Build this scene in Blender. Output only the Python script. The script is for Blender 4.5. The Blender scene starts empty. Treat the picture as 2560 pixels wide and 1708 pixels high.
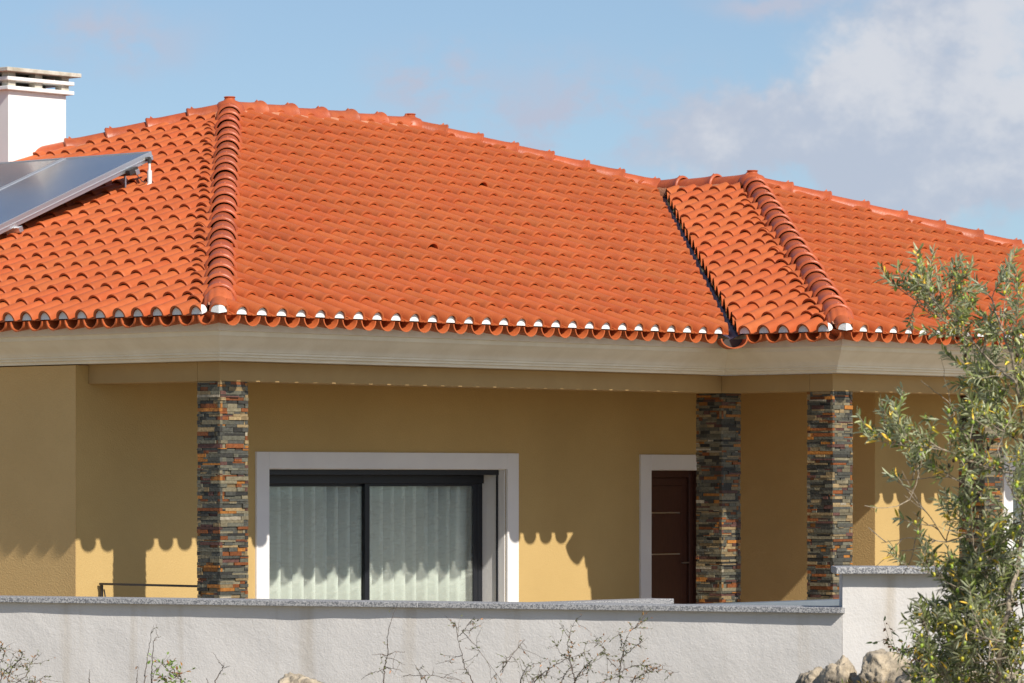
import bpy, bmesh, math, random
import numpy as np
from mathutils import Vector, Matrix, noise as mnoise
R = math.radians
sc = bpy.context.scene
C = sc.collection
EYE = 1.9                      # camera height above the porch floor (world z = 0)

# ------------------------------------------------------------------ camera
FPX, YH = 10556.0, 1194.1      # focal length and horizon row for a 2560 px wide frame
cam_d = bpy.data.cameras.new('camera')
cam = bpy.data.objects.new('camera', cam_d); C.objects.link(cam)
cam.location = (0, 0, EYE); cam.rotation_euler = (R(90), 0, 0)
cam_d.sensor_width = 36; cam_d.lens = FPX * 36 / 2560
cam_d.shift_y = (YH - 854) / 2560
cam_d.clip_start = .5; cam_d.clip_end = 5000
cam_d.dof.use_dof = True; cam_d.dof.focus_distance = 37; cam_d.dof.aperture_fstop = 6.3
sc.camera = cam

# ------------------------------------------------------------------ sky and sun
SUN_TO = Vector((.602, -.828, .83)).normalized()       # towards the sun
wd = bpy.data.worlds.new('World'); sc.world = wd; wd.use_nodes = True
nt = wd.node_tree; N = nt.nodes; Lk = nt.links; N.clear()
def wn(t, **k):
    n = N.new(t)
    for a_, v_ in k.items(): setattr(n, a_, v_)
    return n
def wm(op, a_, b_=None, c_=None):
    n = wn('ShaderNodeMath', operation=op)
    for i, v_ in enumerate((a_, b_, c_)):
        if v_ is None: continue
        if isinstance(v_, (int, float)): n.inputs[i].default_value = v_
        else: Lk.new(v_, n.inputs[i])
    return n.outputs[0]
def wmix(f_, a_, b_):
    n = wn('ShaderNodeMix', data_type='RGBA')
    for i, v_ in ((0, f_), (6, a_), (7, b_)):
        if isinstance(v_, (int, float)): n.inputs[i].default_value = v_
        elif isinstance(v_, tuple): n.inputs[i].default_value = v_
        else: Lk.new(v_, n.inputs[i])
    return n.outputs[2]
sky = wn('ShaderNodeTexSky', sky_type='NISHITA', sun_disc=False)
sky.sun_elevation = math.asin(SUN_TO.z); sky.sun_rotation = math.atan2(SUN_TO.x, SUN_TO.y)
sky.air_density = 1.0; sky.dust_density = .7; sky.ozone_density = 2.2; sky.altitude = 300
tc = wn('ShaderNodeTexCoord')
# the sky low over the horizon is sampled a little higher up, where it is bluer
sep = wn('ShaderNodeSeparateXYZ'); Lk.new(tc.outputs['Generated'], sep.inputs[0])
zz = wm('ADD', sep.outputs[2], .05)
cmb = wn('ShaderNodeCombineXYZ'); Lk.new(sep.outputs[0], cmb.inputs[0]); Lk.new(sep.outputs[1], cmb.inputs[1]); Lk.new(zz, cmb.inputs[2])
nrm = wn('ShaderNodeVectorMath', operation='NORMALIZE'); Lk.new(cmb.outputs[0], nrm.inputs[0]); Lk.new(nrm.outputs[0], sky.inputs[0])
# clouds: noise over the direction, gathered where the photograph has them
def wnoise(scale, detail, rough, off=(0, 0, 0), stretch=(1, 1, 1)):
    mp = wn('ShaderNodeMapping'); mp.inputs['Location'].default_value = off; mp.inputs['Scale'].default_value = stretch
    Lk.new(tc.outputs['Generated'], mp.inputs[0])
    n = wn('ShaderNodeTexNoise'); n.inputs['Scale'].default_value = scale
    n.inputs['Detail'].default_value = detail; n.inputs['Roughness'].default_value = rough
    Lk.new(mp.outputs[0], n.inputs[0]); return n.outputs[0]
azim = wm('DIVIDE', sep.outputs[0], wm('ABSOLUTE', sep.outputs[1]))
elev = wm('DIVIDE', sep.outputs[2], wm('ABSOLUTE', sep.outputs[1]))
front = wm('GREATER_THAN', sep.outputs[1], 0.0)
warp = wnoise(22, 5, .62, (3.1, 0, 1.7))
warp2 = wnoise(60, 5, .6, (1.1, 2.0, .7))
def blob(cx, cy, rx, ry, wamp=.03):
    dx = wm('DIVIDE', wm('SUBTRACT', wm('ADD', azim, wm('MULTIPLY', wm('SUBTRACT', warp, .5), wamp)), cx), rx)
    dy = wm('DIVIDE', wm('SUBTRACT', wm('ADD', elev, wm('MULTIPLY', wm('SUBTRACT', warp2, .5), wamp)), cy), ry)
    r2 = wm('ADD', wm('MULTIPLY', dx, dx), wm('MULTIPLY', dy, dy))
    return wm('MULTIPLY', wm('POWER', 2.718, wm('MULTIPLY', r2, -1.0)), front)
def smooth(v_, lo, hi):
    n = wn('ShaderNodeMapRange', interpolation_type='SMOOTHERSTEP'); Lk.new(v_, n.inputs[0])
    n.inputs[1].default_value = lo; n.inputs[2].default_value = hi; return n.outputs[0]
nz = wnoise(34, 8, .62, (0, 0, 0), (1, 1, 1.5)); nf = wnoise(95, 7, .65, (2, 5, 1), (1, 1, 1.3))
big = wm('ADD', wm('ADD', blob(.103, .101, .032, .026), blob(.100, .076, .044, .017)), wm('MULTIPLY', blob(.058, .082, .028, .011), .75))
big = wm('MULTIPLY', big, wm('ADD', wm('ADD', wm('MULTIPLY', nz, 1.7), wm('MULTIPLY', nf, .7)), -.2))
d_big = smooth(big, .18, .85)
thin = wm('ADD', wm('ADD', wm('MULTIPLY', blob(.016, .085, .032, .011, .02), .8), wm('MULTIPLY', blob(-.095, .105, .016, .007, .02), .75)),
          wm('ADD', wm('MULTIPLY', blob(-.022, .094, .012, .007, .02), .8), wm('MULTIPLY', blob(.0635, .1125, .014, .0028, .01), .9)))
thin = wm('MULTIPLY', wm('MULTIPLY', thin, 1.5), smooth(wm('ADD', nz, wm('MULTIPLY', nf, .3)), .5, .78))
bright = wm('ADD', wm('MULTIPLY', blob(.100, .096, .03, .016, .03), .45), wm('ADD', blob(.126, .105, .02, .022, .02), wm('MULTIPLY', blob(.083, .098, .012, .009, .02), .6)))
ccol = wmix(smooth(wm('ADD', wm('MULTIPLY', bright, .75), wm('ADD', wm('MULTIPLY', wm('SUBTRACT', nz, .5), 1.5), wm('MULTIPLY', wm('SUBTRACT', nf, .5), 1.1))), -.15, .72), (4.3, 4.8, 5.8, 1), (6.05, 6.2, 6.65, 1))
s1 = wmix(wm('MULTIPLY', thin, 1.0), sky.outputs[0], (4.25, 4.75, 5.9, 1))
s2 = wmix(wm('MULTIPLY', d_big, .92), s1, ccol)
# broken cloud overhead and behind, seen only in reflections and as soft light
over = wm('MULTIPLY', smooth(wnoise(2.6, 7, .55, (5, 1, 0)), .5, .68), smooth(sep.outputs[2], .2, .4))
s3 = wmix(wm('MULTIPLY', over, .35), s2, (7, 7.2, 7.6, 1))
bg = wn('ShaderNodeBackground'); bg.inputs[1].default_value = .106
wo = wn('ShaderNodeOutputWorld'); Lk.new(s3, bg.inputs[0]); Lk.new(bg.outputs[0], wo.inputs[0])

sl = bpy.data.lights.new('sun', 'SUN'); sl.energy = 5.0; sl.angle = R(.53); sl.color = (1, .93, .83)
so = bpy.data.objects.new('sun', sl); C.objects.link(so); so.location = (20, -20, 40)
so.rotation_euler = (-SUN_TO).to_track_quat('-Z', 'Y').to_euler()

vs = sc.view_settings
vs.view_transform = 'Standard'; vs.look = 'None'; vs.exposure = .1; vs.gamma = 1

# ------------------------------------------------------------------ helpers
def at(x, y, D):               # a picture point at distance D, in world coordinates
    return Vector(((x - 1280) / FPX * D, D, EYE + (YH - y) / FPX * D))
class MB:
    def __init__(s): s.v = []; s.f = []; s.m = []; s.c = []; s.col = (1, 1, 1, 1)
    def add(s, vs_, fs_, mi=0):
        o = len(s.v); s.v += [tuple(q) for q in vs_]; s.c += [s.col] * len(vs_)
        s.f += [tuple(i + o for i in f_) for f_ in fs_]; s.m += [mi] * len(fs_)
    def box(s, x0, x1, y0, y1, z0, z1, mi=0):
        s.add([(x0, y0, z0), (x1, y0, z0), (x1, y1, z0), (x0, y1, z0), (x0, y0, z1), (x1, y0, z1), (x1, y1, z1), (x0, y1, z1)],
              [(0, 3, 2, 1), (4, 5, 6, 7), (0, 1, 5, 4), (1, 2, 6, 5), (2, 3, 7, 6), (3, 0, 4, 7)], mi)
    def obox(s, o, ex, ey, ez, mi=0):   # oriented box: corner o and three edge vectors
        o, ex, ey, ez = map(Vector, (o, ex, ey, ez)); P = [o, o + ex, o + ex + ey, o + ey]; P += [q + ez for q in P]
        s.add(P, [(0, 3, 2, 1), (4, 5, 6, 7), (0, 1, 5, 4), (1, 2, 6, 5), (2, 3, 7, 6), (3, 0, 4, 7)], mi)
    def tube(s, pts, rad, n=6, mi=0, cap=True):
        pts = [Vector(p) for p in pts]; rr = rad if hasattr(rad, '__len__') else [rad] * len(pts)
        vs_ = []; fs_ = []; pv = None
        for i, p in enumerate(pts):
            d = (pts[min(i + 1, len(pts) - 1)] - pts[max(i - 1, 0)]).normalized()
            if pv is None: pv = d.orthogonal().normalized()
            x = (pv - d * pv.dot(d)); x = x.normalized() if x.length > 1e-5 else d.orthogonal().normalized(); pv = x; y = d.cross(x)
            for k in range(n):
                a_ = 2 * math.pi * k / n; vs_.append(p + (x * math.cos(a_) + y * math.sin(a_)) * rr[i])
        for i in range(len(pts) - 1):
            for k in range(n): fs_.append((i * n + k, i * n + (k + 1) % n, (i + 1) * n + (k + 1) % n, (i + 1) * n + k))
        if cap: fs_.append(tuple(reversed(range(n)))); fs_.append(tuple((len(pts) - 1) * n + k for k in range(n)))
        s.add(vs_, fs_, mi)
    def sweep(s, prof, rings, mi=0, closed=False):   # rings: functions turning (u, h) into a point
        n = len(prof); vs_ = [r_(u, h) for r_ in rings for u, h in prof]; fs_ = []
        for i in range(len(rings) - 1):
            for k in range(n if closed else n - 1): fs_.append((i * n + k, i * n + (k + 1) % n, (i + 1) * n + (k + 1) % n, (i + 1) * n + k))
        s.add(vs_, fs_, mi)
    def build(s, name, mats, parent=None, smooth=None, bevel=0, color=False):
        me = bpy.data.meshes.new(name); me.from_pydata(s.v, [], s.f)
        for m_ in (mats if isinstance(mats, (list, tuple)) else [mats]): me.materials.append(m_)
        me.polygons.foreach_set('material_index', s.m)
        if color:
            ca = me.color_attributes.new('tint', 'FLOAT_COLOR', 'POINT'); ca.data.foreach_set('color', np.array(s.c, dtype=np.float32).ravel())
        if smooth is not None:
            me.polygons.foreach_set('use_smooth', [True] * len(me.polygons))
            if smooth < 180: me.set_sharp_from_angle(angle=R(smooth))
        me.update()
        o = bpy.data.objects.new(name, me); C.objects.link(o)
        if parent: o.parent = parent
        if bevel:
            b_ = o.modifiers.new('bevel', 'BEVEL'); b_.width = bevel; b_.segments = 2; b_.limit_method = 'ANGLE'; b_.angle_limit = R(40)
        return o
def tag(o, label=None, cat=None, group=None, kind=None):
    for k_, v_ in (('label', label), ('category', cat), ('group', group), ('kind', kind)):
        if v_: o[k_] = v_
    return o
def empty(name, loc=(0, 0, 0), rz=0, parent=None):
    o = bpy.data.objects.new(name, None); C.objects.link(o); o.location = loc; o.rotation_euler = (0, 0, rz); o.empty_display_size = .2
    if parent: o.parent = parent
    return o

# ------------------------------------------------------------------ materials
def mat(name, col, rough=.7, col2=None, scale=4, bump=0, bscale=40, metal=0, spec=.5, tint=False, detail=5, stretch=(1, 1, 1), lo=.35, hi=.65, bdetail=4, coat=0):
    m = bpy.data.materials.new(name); m.use_nodes = True; t = m.node_tree; n = t.nodes; l = t.links
    p = n['Principled BSDF']; p.inputs['Roughness'].default_value = rough; p.inputs['Metallic'].default_value = metal
    p.inputs['Specular IOR Level'].default_value = spec; p.inputs['Coat Weight'].default_value = coat
    co = n.new('ShaderNodeTexCoord'); mp = n.new('ShaderNodeMapping'); mp.inputs['Scale'].default_value = stretch; l.new(co.outputs['Object'], mp.inputs[0])
    src = None
    c4 = (*col, 1)
    if col2:
        nz_ = n.new('ShaderNodeTexNoise'); nz_.inputs['Scale'].default_value = scale; nz_.inputs['Detail'].default_value = detail; nz_.inputs['Roughness'].default_value = .6; l.new(mp.outputs[0], nz_.inputs[0])
        mr = n.new('ShaderNodeMapRange'); mr.inputs[1].default_value = lo; mr.inputs[2].default_value = hi; l.new(nz_.outputs[0], mr.inputs[0])
        mx = n.new('ShaderNodeMix'); mx.data_type = 'RGBA'; mx.inputs[6].default_value = c4; mx.inputs[7].default_value = (*col2, 1); l.new(mr.outputs[0], mx.inputs[0]); src = mx.outputs[2]
    if tint:
        at_ = n.new('ShaderNodeAttribute'); at_.attribute_name = 'tint'
        mu = n.new('ShaderNodeMix'); mu.data_type = 'RGBA'; mu.blend_type = 'MULTIPLY'; mu.inputs[0].default_value = 1; mu.inputs[6].default_value = c4
        if src: l.new(src, mu.inputs[6])
        l.new(at_.outputs['Color'], mu.inputs[7]); src = mu.outputs[2]
    if src: l.new(src, p.inputs['Base Color'])
    else: p.inputs['Base Color'].default_value = c4
    if bump:
        bn = n.new('ShaderNodeTexNoise'); bn.inputs['Scale'].default_value = bscale; bn.inputs['Detail'].default_value = bdetail; l.new(mp.outputs[0], bn.inputs[0])
        bp = n.new('ShaderNodeBump'); bp.inputs['Strength'].default_value = 1; bp.inputs['Distance'].default_value = bump; l.new(bn.outputs[0], bp.inputs['Height']); l.new(bp.outputs[0], p.inputs['Normal'])
    return m
M = {}
M['tile'] = mat('terracotta_tile', (.485, .116, .034), .55, (.435, .100, .028), 9, .0015, 60, tint=True, spec=.3)
M['cap'] = mat('terracotta_ridge', (.46, .108, .036), .42, (.37, .078, .027), 9, .002, 40, tint=True, spec=.45)
M['mortar'] = mat('orange_mortar', (.44, .16, .075), .85, (.50, .25, .15), 14, .006, 60)
M['plug'] = mat('white_mortar', (.84, .84, .82), .8, (.76, .76, .74), 20, .002, 60)
M['deck'] = mat('shadow_gap_deck', (.20, .07, .035), .9)  # dark deck colour stands in for shadow gaps beside the tiles
M['gutter'] = mat('valley_metal', (.13, .11, .17), .4, (.08, .07, .10), 8, .002, 30, metal=.3)
M['weed'] = mat('dry_moss', (.07, .065, .03), .9)
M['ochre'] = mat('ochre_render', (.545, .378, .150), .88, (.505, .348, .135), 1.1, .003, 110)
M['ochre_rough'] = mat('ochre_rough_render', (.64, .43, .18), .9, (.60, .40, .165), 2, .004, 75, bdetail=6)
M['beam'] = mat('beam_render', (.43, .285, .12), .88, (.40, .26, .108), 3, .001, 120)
M['cornice'] = mat('cornice_plaster', (.86, .80, .66), .75, (.78, .715, .575), 2.2, .001, 60, stretch=(1.6, 1.6, .8))
M['white'] = mat('white_plaster', (.83, .82, .80), .85, (.79, .78, .77), 3, .0012, 120)
M['chimney'] = mat('chimney_plaster', (.86, .85, .82), .85, (.82, .81, .78), 2, .001, 90)
M['chimneycap'] = mat('weathered_concrete', (.62, .58, .50), .9, (.40, .36, .28), 9, .004, 60)
M['anthracite'] = mat('anthracite_metal', (.018, .020, .026), .35, None, metal=.2)
M['blind'] = mat('blind_fabric', (.90, .92, .88), .8, (.87, .89, .85), 10)
M['door'] = mat('dark_door_wood', (.085, .028, .014), .42, (.045, .014, .008), 16, .0008, 60, stretch=(14, 14, 1))
M['steel'] = mat('brushed_steel', (.62, .62, .62), .3, None, metal=1)
M['alu'] = mat('aluminium', (.72, .72, .72), .38, None, metal=.9)
M['floor'] = mat('terrace_paving', (.40, .315, .21), .8, (.35, .27, .18), 3, .002, 40)
M['porch_dark'] = mat('porch_floor_dark', (.10, .065, .04), .6, (.08, .05, .03), 3)
M['granite'] = mat('grey_granite', (.42, .42, .42), .7, (.15, .155, .17), 95, .001, 120, lo=.46, hi=.54, detail=2)
M['shade_grey'] = mat('shade_grey_capping', (.16, .19, .22), .6, (.13, .16, .19), 3)  # blue grey puts the shade on this slab into its colour
M['stone'] = mat('split_stone', (1, 1, 1), .55, (.55, .52, .47), 30, .006, 50, tint=True, spec=.35, lo=.3, hi=.75)
M['stone_core'] = mat('column_core', (.06, .055, .05), .9)
M['iron'] = mat('painted_iron', (.035, .03, .028), .5)
M['pipe'] = mat('white_pipe', (.75, .74, .72), .5)
M['bark'] = mat('olive_bark', (.42, .35, .25), .9, (.16, .13, .10), 40, .003, 90)
M['twig'] = mat('grey_twig', (.115, .085, .065), .9, (.07, .05, .04), 60)
M['rock'] = mat('limestone_rock', (.48, .40, .29), .9, (.20, .17, .13), 7, .045, 12, bdetail=8, lo=.42, hi=.62)
M['ground'] = mat('dry_ground', (.34, .28, .19), .95, (.22, .18, .11), 1.5, .02, 12)
M['olive'] = mat('olive_fruit', (.38, .40, .04), .4, None, tint=True)

def boundary_mat():
    m = mat('grey_white_render', (.635, .618, .598), .9, (.585, .568, .548), 1.3, 0)
    t = m.node_tree; n = t.nodes; l = t.links; p = n['Principled BSDF']
    co = n['Texture Coordinate']
    old = p.inputs['Base Color'].links[0].from_socket
    # rain streaks and dirt
    mp = n.new('ShaderNodeMapping'); mp.inputs['Scale'].default_value = (3.0, 3.0, .18); l.new(co.outputs['Object'], mp.inputs[0])
    s_ = n.new('ShaderNodeTexNoise'); s_.inputs['Scale'].default_value = 1.6; s_.inputs['Detail'].default_value = 6; l.new(mp.outputs[0], s_.inputs[0])
    mr = n.new('ShaderNodeMapRange'); mr.inputs[1].default_value = .56; mr.inputs[2].default_value = .78; l.new(s_.outputs[0], mr.inputs[0])
    k = n.new('ShaderNodeMath'); k.operation = 'MULTIPLY'; k.inputs[1].default_value = .75; l.new(mr.outputs[0], k.inputs[0])
    mx = n.new('ShaderNodeMix'); mx.data_type = 'RGBA'; l.new(k.outputs[0], mx.inputs[0]); l.new(old, mx.inputs[6]); mx.inputs[7].default_value = (.45, .40, .33, 1)
    l.new(mx.outputs[2], p.inputs['Base Color'])
    # trowelled relief: coarse ridges under a fine grain
    n1 = n.new('ShaderNodeTexNoise'); n1.inputs['Scale'].default_value = 11; n1.inputs['Detail'].default_value = 8; n1.inputs['Roughness'].default_value = .66; n1.inputs['Distortion'].default_value = .25
    l.new(co.outputs['Object'], n1.inputs[0])
    n2 = n.new('ShaderNodeTexNoise'); n2.inputs['Scale'].default_value = 70; n2.inputs['Detail'].default_value = 4; l.new(co.outputs['Object'], n2.inputs[0])
    b1 = n.new('ShaderNodeBump'); b1.inputs['Distance'].default_value = .0055; l.new(n1.outputs[0], b1.inputs['Height'])
    b2 = n.new('ShaderNodeBump'); b2.inputs['Distance'].default_value = .0022; l.new(n2.outputs[0], b2.inputs['Height']); l.new(b1.outputs[0], b2.inputs['Normal'])
    l.new(b2.outputs[0], p.inputs['Normal']); return m
M['boundary'] = boundary_mat()

def glass_mat():
    m = bpy.data.materials.new('window_glass'); m.use_nodes = True; t = m.node_tree; n = t.nodes; l = t.links; n.clear()
    tr = n.new('ShaderNodeBsdfTransparent'); tr.inputs[0].default_value = (.95, .975, .955, 1)
    gl = n.new('ShaderNodeBsdfGlossy'); gl.inputs['Roughness'].default_value = .03; gl.inputs[0].default_value = (.85, .9, .88, 1)
    lw_ = n.new('ShaderNodeLayerWeight'); lw_.inputs[0].default_value = .5
    pw = n.new('ShaderNodeMath'); pw.operation = 'POWER'; pw.inputs[1].default_value = 5; l.new(lw_.outputs['Facing'], pw.inputs[0])
    fr = n.new('ShaderNodeMath'); fr.operation = 'MULTIPLY_ADD'; fr.inputs[1].default_value = .9; fr.inputs[2].default_value = .04; l.new(pw.outputs[0], fr.inputs[0])
    di = n.new('ShaderNodeBsdfDiffuse'); di.inputs[0].default_value = (.74, .77, .70, 1)
    # dust film, thickened into a painted haze that brightens the blinds
    co = n.new('ShaderNodeTexCoord'); mp = n.new('ShaderNodeMapping'); mp.inputs['Scale'].default_value = (2, 2, 7); l.new(co.outputs['Object'], mp.inputs[0])
    s_ = n.new('ShaderNodeTexNoise'); s_.inputs['Scale'].default_value = 5; s_.inputs['Detail'].default_value = 8; l.new(mp.outputs[0], s_.inputs[0])
    mr = n.new('ShaderNodeMapRange'); mr.inputs[1].default_value = .5; mr.inputs[2].default_value = .8; mr.inputs[3].default_value = .10; mr.inputs[4].default_value = .24; l.new(s_.outputs[0], mr.inputs[0])
    a1 = n.new('ShaderNodeMixShader'); l.new(mr.outputs[0], a1.inputs[0]); l.new(tr.outputs[0], a1.inputs[1]); l.new(di.outputs[0], a1.inputs[2])
    mx = n.new('ShaderNodeMixShader'); l.new(fr.outputs[0], mx.inputs[0]); l.new(a1.outputs[0], mx.inputs[1]); l.new(gl.outputs[0], mx.inputs[2])
    o_ = n.new('ShaderNodeOutputMaterial'); l.new(mx.outputs[0], o_.inputs[0]); return m
M['glass'] = glass_mat()
def panel_mat():
    m = mat('collector_glass', (.30, .32, .35), .22, (.38, .39, .40), 1.2, 0, spec=.9, coat=1)  # pale base puts the brightness of reflected sky into the colour
    p = m.node_tree.nodes['Principled BSDF']; p.inputs['Coat Roughness'].default_value = .12; p.inputs['Metallic'].default_value = .55; return m
M['panel'] = panel_mat()
def leaf_mat(name, top, under, var):
    m = bpy.data.materials.new(name); m.use_nodes = True; t = m.node_tree; n = t.nodes; l = t.links
    p = n['Principled BSDF']; p.inputs['Roughness'].default_value = .45; p.inputs['Specular IOR Level'].default_value = .5
    at_ = n.new('ShaderNodeAttribute'); at_.attribute_name = 'tint'
    ge = n.new('ShaderNodeNewGeometry'); mx = n.new('ShaderNodeMix'); mx.data_type = 'RGBA'
    l.new(ge.outputs['Backfacing'], mx.inputs[0]); mx.inputs[6].default_value = (*top, 1); mx.inputs[7].default_value = (*under, 1)
    mu = n.new('ShaderNodeMix'); mu.data_type = 'RGBA'; mu.blend_type = 'MULTIPLY'; mu.inputs[0].default_value = 1
    l.new(mx.outputs[2], mu.inputs[6]); l.new(at_.outputs['Color'], mu.inputs[7]); l.new(mu.outputs[2], p.inputs['Base Color'])
    tl = n.new('ShaderNodeBsdfTranslucent'); l.new(mu.outputs[2], tl.inputs[0])
    ms = n.new('ShaderNodeMixShader'); ms.inputs[0].default_value = .3; l.new(p.outputs[0], ms.inputs[1]); l.new(tl.outputs[0], ms.inputs[2])
    l.new(ms.outputs[0], n['Material Output'].inputs[0]); return m
M['leaf'] = leaf_mat('olive_leaf', (.21, .245, .085), (.44, .47, .29), 1)
M['shrubleaf'] = leaf_mat('shrub_leaf', (.13, .15, .045), (.20, .21, .10), 1)

# ------------------------------------------------------------------ the house frame
PSI = .7273
O1, L, LVB, PD, TP, HM, WW = .6009, 6.6, 1.3233, 1.6054, .3499, 7.092, 5.1728
Z1 = 1.3252 + EYE              # level of the eave
Z2 = .9642 + EYE; Z3 = .797 + EYE
HQ = (-2.4151, 34.9246, 0); HR = math.pi / 2 - PSI
house = empty('house', HQ, HR)
tag(house, 'ochre villa with orange clay tile hip roof, pale cornice and porch on slate clad columns', 'house')

# ---- roof geometry (local x along the long eave, local y into the house)
A1 = Vector((-O1, -O1, Z1)); V1 = Vector((L - O1, -O1, Z1)); B1 = Vector((L - O1, -O1 - LVB, Z1))
P1 = A1 + Vector((HM, HM, TP * HM)); RL = L + 2 * WW - 2 * HM; P2 = P1 + Vector((RL, 0, 0))
P3 = B1 + Vector((WW, WW, TP * WW)); J1 = V1 + Vector((WW, WW, TP * WW))
D1 = V1 + Vector((2 * WW, 0, 0)); E1 = B1 + Vector((2 * WW, 0, 0)); C1 = A1 + Vector((0, 2 * HM, 0)); G1 = D1 + Vector((0, 2 * HM, 0))
PT, RW = .2276, .3720          # tile pitch across, course length along the slope
q2 = 1 / math.sqrt(2)
rng = np.random.default_rng(4)
WB = .072
def tile_proto(first):
    """one interlocking tile, u across, v up the slope, h off the roof plane -> verts, quads"""
    c = PT / 2; th = [math.pi * k / 10 for k in range(11)]
    WB_ = .074 if first else .078; HB = .077; pz = .0 if first else .030
    def prof(k, dh, thick=0):
        w_ = (WB_ - thick) * k; hh = (HB - thick) * k
        return [(-.005, .003 - pz * .7 + dh - thick * .6), (.014, -.002 - pz + dh - thick * .6)] + [(c - w_ * math.cos(a_), hh * math.sin(a_) + dh - ((thick * .6 + pz * .7) if a_ in (0, math.pi) else 0)) for a_ in th] + [(PT - .012, -.002 - pz + dh - thick * .6), (PT - .001, .001 - pz * .8 + dh - thick * .6)]
    ln = RW + .045
    if first: st = [(.07, 1.0, 1, 1), (-.014, 1.0, 1, 1), (-.014, 1.03, 0, 0), (-.010, 1.04, 0, 0), (.034, 1.04, 0, 0), (.060, 1.0, 0, 0), (.2, .975, 0, 0), (ln, .92, 0, 0)]
    else: st = [(.07, 1.0, 1, 1), (0, 1.05, 1, 1), (-.003, 1.06, 0, 0), (.003, 1.09, 0, 0), (.026, 1.085, 0, 0), (.045, 1.0, 0, 0), (.2, .975, 0, 0), (ln, .92, 0, 0)]
    v = []
    for vv, k, inner, _ in st:
        dh = (.010 if first else .018) * (1 - vv / ln)
        v += [(u, vv, h) for u, h in prof(k, dh, (.013 if first else .015) if inner else 0)]
    n = len(th) + 4; f = []
    for i in range(len(st) - 1):
        for k in range(n - 1): f.append((i * n + k, i * n + k + 1, (i + 1) * n + k + 1, (i + 1) * n + k))
    return np.array(v), np.array(f)
TV, TF = tile_proto(False); TV0, _ = tile_proto(True)
def tile_field(O, e, g, U0, U1, nrows, clips, holes=(), v0=-.02):
    """a clipped field of tiles; clips = (point, outward normal)"""
    O = np.array(O); e = np.array(e, float); g = np.array(g, float); g /= np.linalg.norm(g); nn = np.cross(e, g)
    if nn[2] < 0: nn = -nn
    vs_, fs_, cs_ = [], [], []; cnt = 0
    for j in range(nrows):
        for i in range(int(math.floor(U0 / PT)), int(math.ceil(U1 / PT)) + 1):
            u0 = (i - .5) * PT; v_ = v0 + j * RW
            ctr = O + e * (u0 + PT / 2) + g * (v_ + RW / 2)
            if any((ctr - np.array(p_)) @ np.array(n_) > .36 for p_, n_ in clips): continue
            if (i, j) in holes: continue
            jt = rng.normal(0, 1, 4)
            tv = (TV0 if j == 0 else TV).copy(); tv[:, 0] += u0 + jt[0] * .0012; tv[:, 1] += v_ + jt[1] * .0022; tv[:, 2] += jt[2] * .001 + (TV[:, 0] - PT / 2) * jt[3] * .008
            vs_.append(O + tv[:, :1] * e + tv[:, 1:2] * g + tv[:, 2:3] * nn)
            fs_.append(TF + cnt); cnt += len(TV)
            b_ = 1 + rng.normal(0, .04); w_ = 1 + rng.normal(0, .045)
            cs_.append(np.tile([b_, b_ * w_, b_ * w_, 1], (len(TV), 1)))
    me = bpy.data.meshes.new('t'); me.from_pydata(np.vstack(vs_).tolist(), [], np.vstack(fs_).tolist())
    ca = me.color_attributes.new('tint', 'FLOAT_COLOR', 'POINT'); ca.data.foreach_set('color', np.vstack(cs_).astype(np.float32).ravel())
    bm = bmesh.new(); bm.from_mesh(me); bpy.data.meshes.remove(me)
    for p_, n_ in clips:
        bmesh.ops.bisect_plane(bm, geom=bm.verts[:] + bm.edges[:] + bm.faces[:], dist=1e-6, plane_co=p_, plane_no=n_, clear_outer=True)
    return bm
nA = Vector((q2, -q2, 0)); nB = Vector((q2, q2, 0))
gw = .06
roof_bm = bmesh.new(); tmp = bpy.data.meshes.new('tmp')
def merge(bm):
    bm.to_mesh(tmp); roof_bm.from_mesh(tmp); bm.free()
sl_len = math.hypot(1, TP)
nmain = int(HM * sl_len / RW) + 2; nwing = int(WW * sl_len / RW) + 2
# left-hand slope, long front slope, porch return slope, porch front slope
merge(tile_field(A1, (0, 1, 0), (1, 0, TP), 0, 2 * HM, nmain, [(A1 - nA * .145, nA), (P1 - nB * .06, nB)]))
merge(tile_field(A1, (1, 0, 0), (0, 1, TP), 0, L + 2 * WW, nmain, [(A1 + nA * .06, -nA), (V1 - nA * .03, nA), (P2 - nB * .05, nB), (P1 - Vector((0, .06, 0)), Vector((0, 1, 0)))],
                 holes={(int(round((7.66 + O1) / PT)), int((4.0 + O1) * sl_len / RW)), (int(round((4.245 + O1) / PT)), int((1.6 + O1) * sl_len / RW))}))
merge(tile_field(B1, (0, 1, 0), (1, 0, TP), 0, LVB + 2 * WW, nwing, [(V1 + nA * .055, -nA), (B1 - nA * .145, nA), (P3 - Vector((.06, 0, 0)), Vector((1, 0, 0)))]))
merge(tile_field(B1, (1, 0, 0), (0, 1, TP), 0, 2 * WW, nwing, [(B1 + nA * .06, -nA), (P3 - nB * .05, nB)]))
rme = bpy.data.meshes.new('roof'); roof_bm.to_mesh(rme); roof_bm.free()
rme.materials.append(M['tile']); rme.polygons.foreach_set('use_smooth', [True] * len(rme.polygons)); rme.set_sharp_from_angle(angle=R(38))
roof = bpy.data.objects.new('roof', rme); C.objects.link(roof); roof.parent = house
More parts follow.
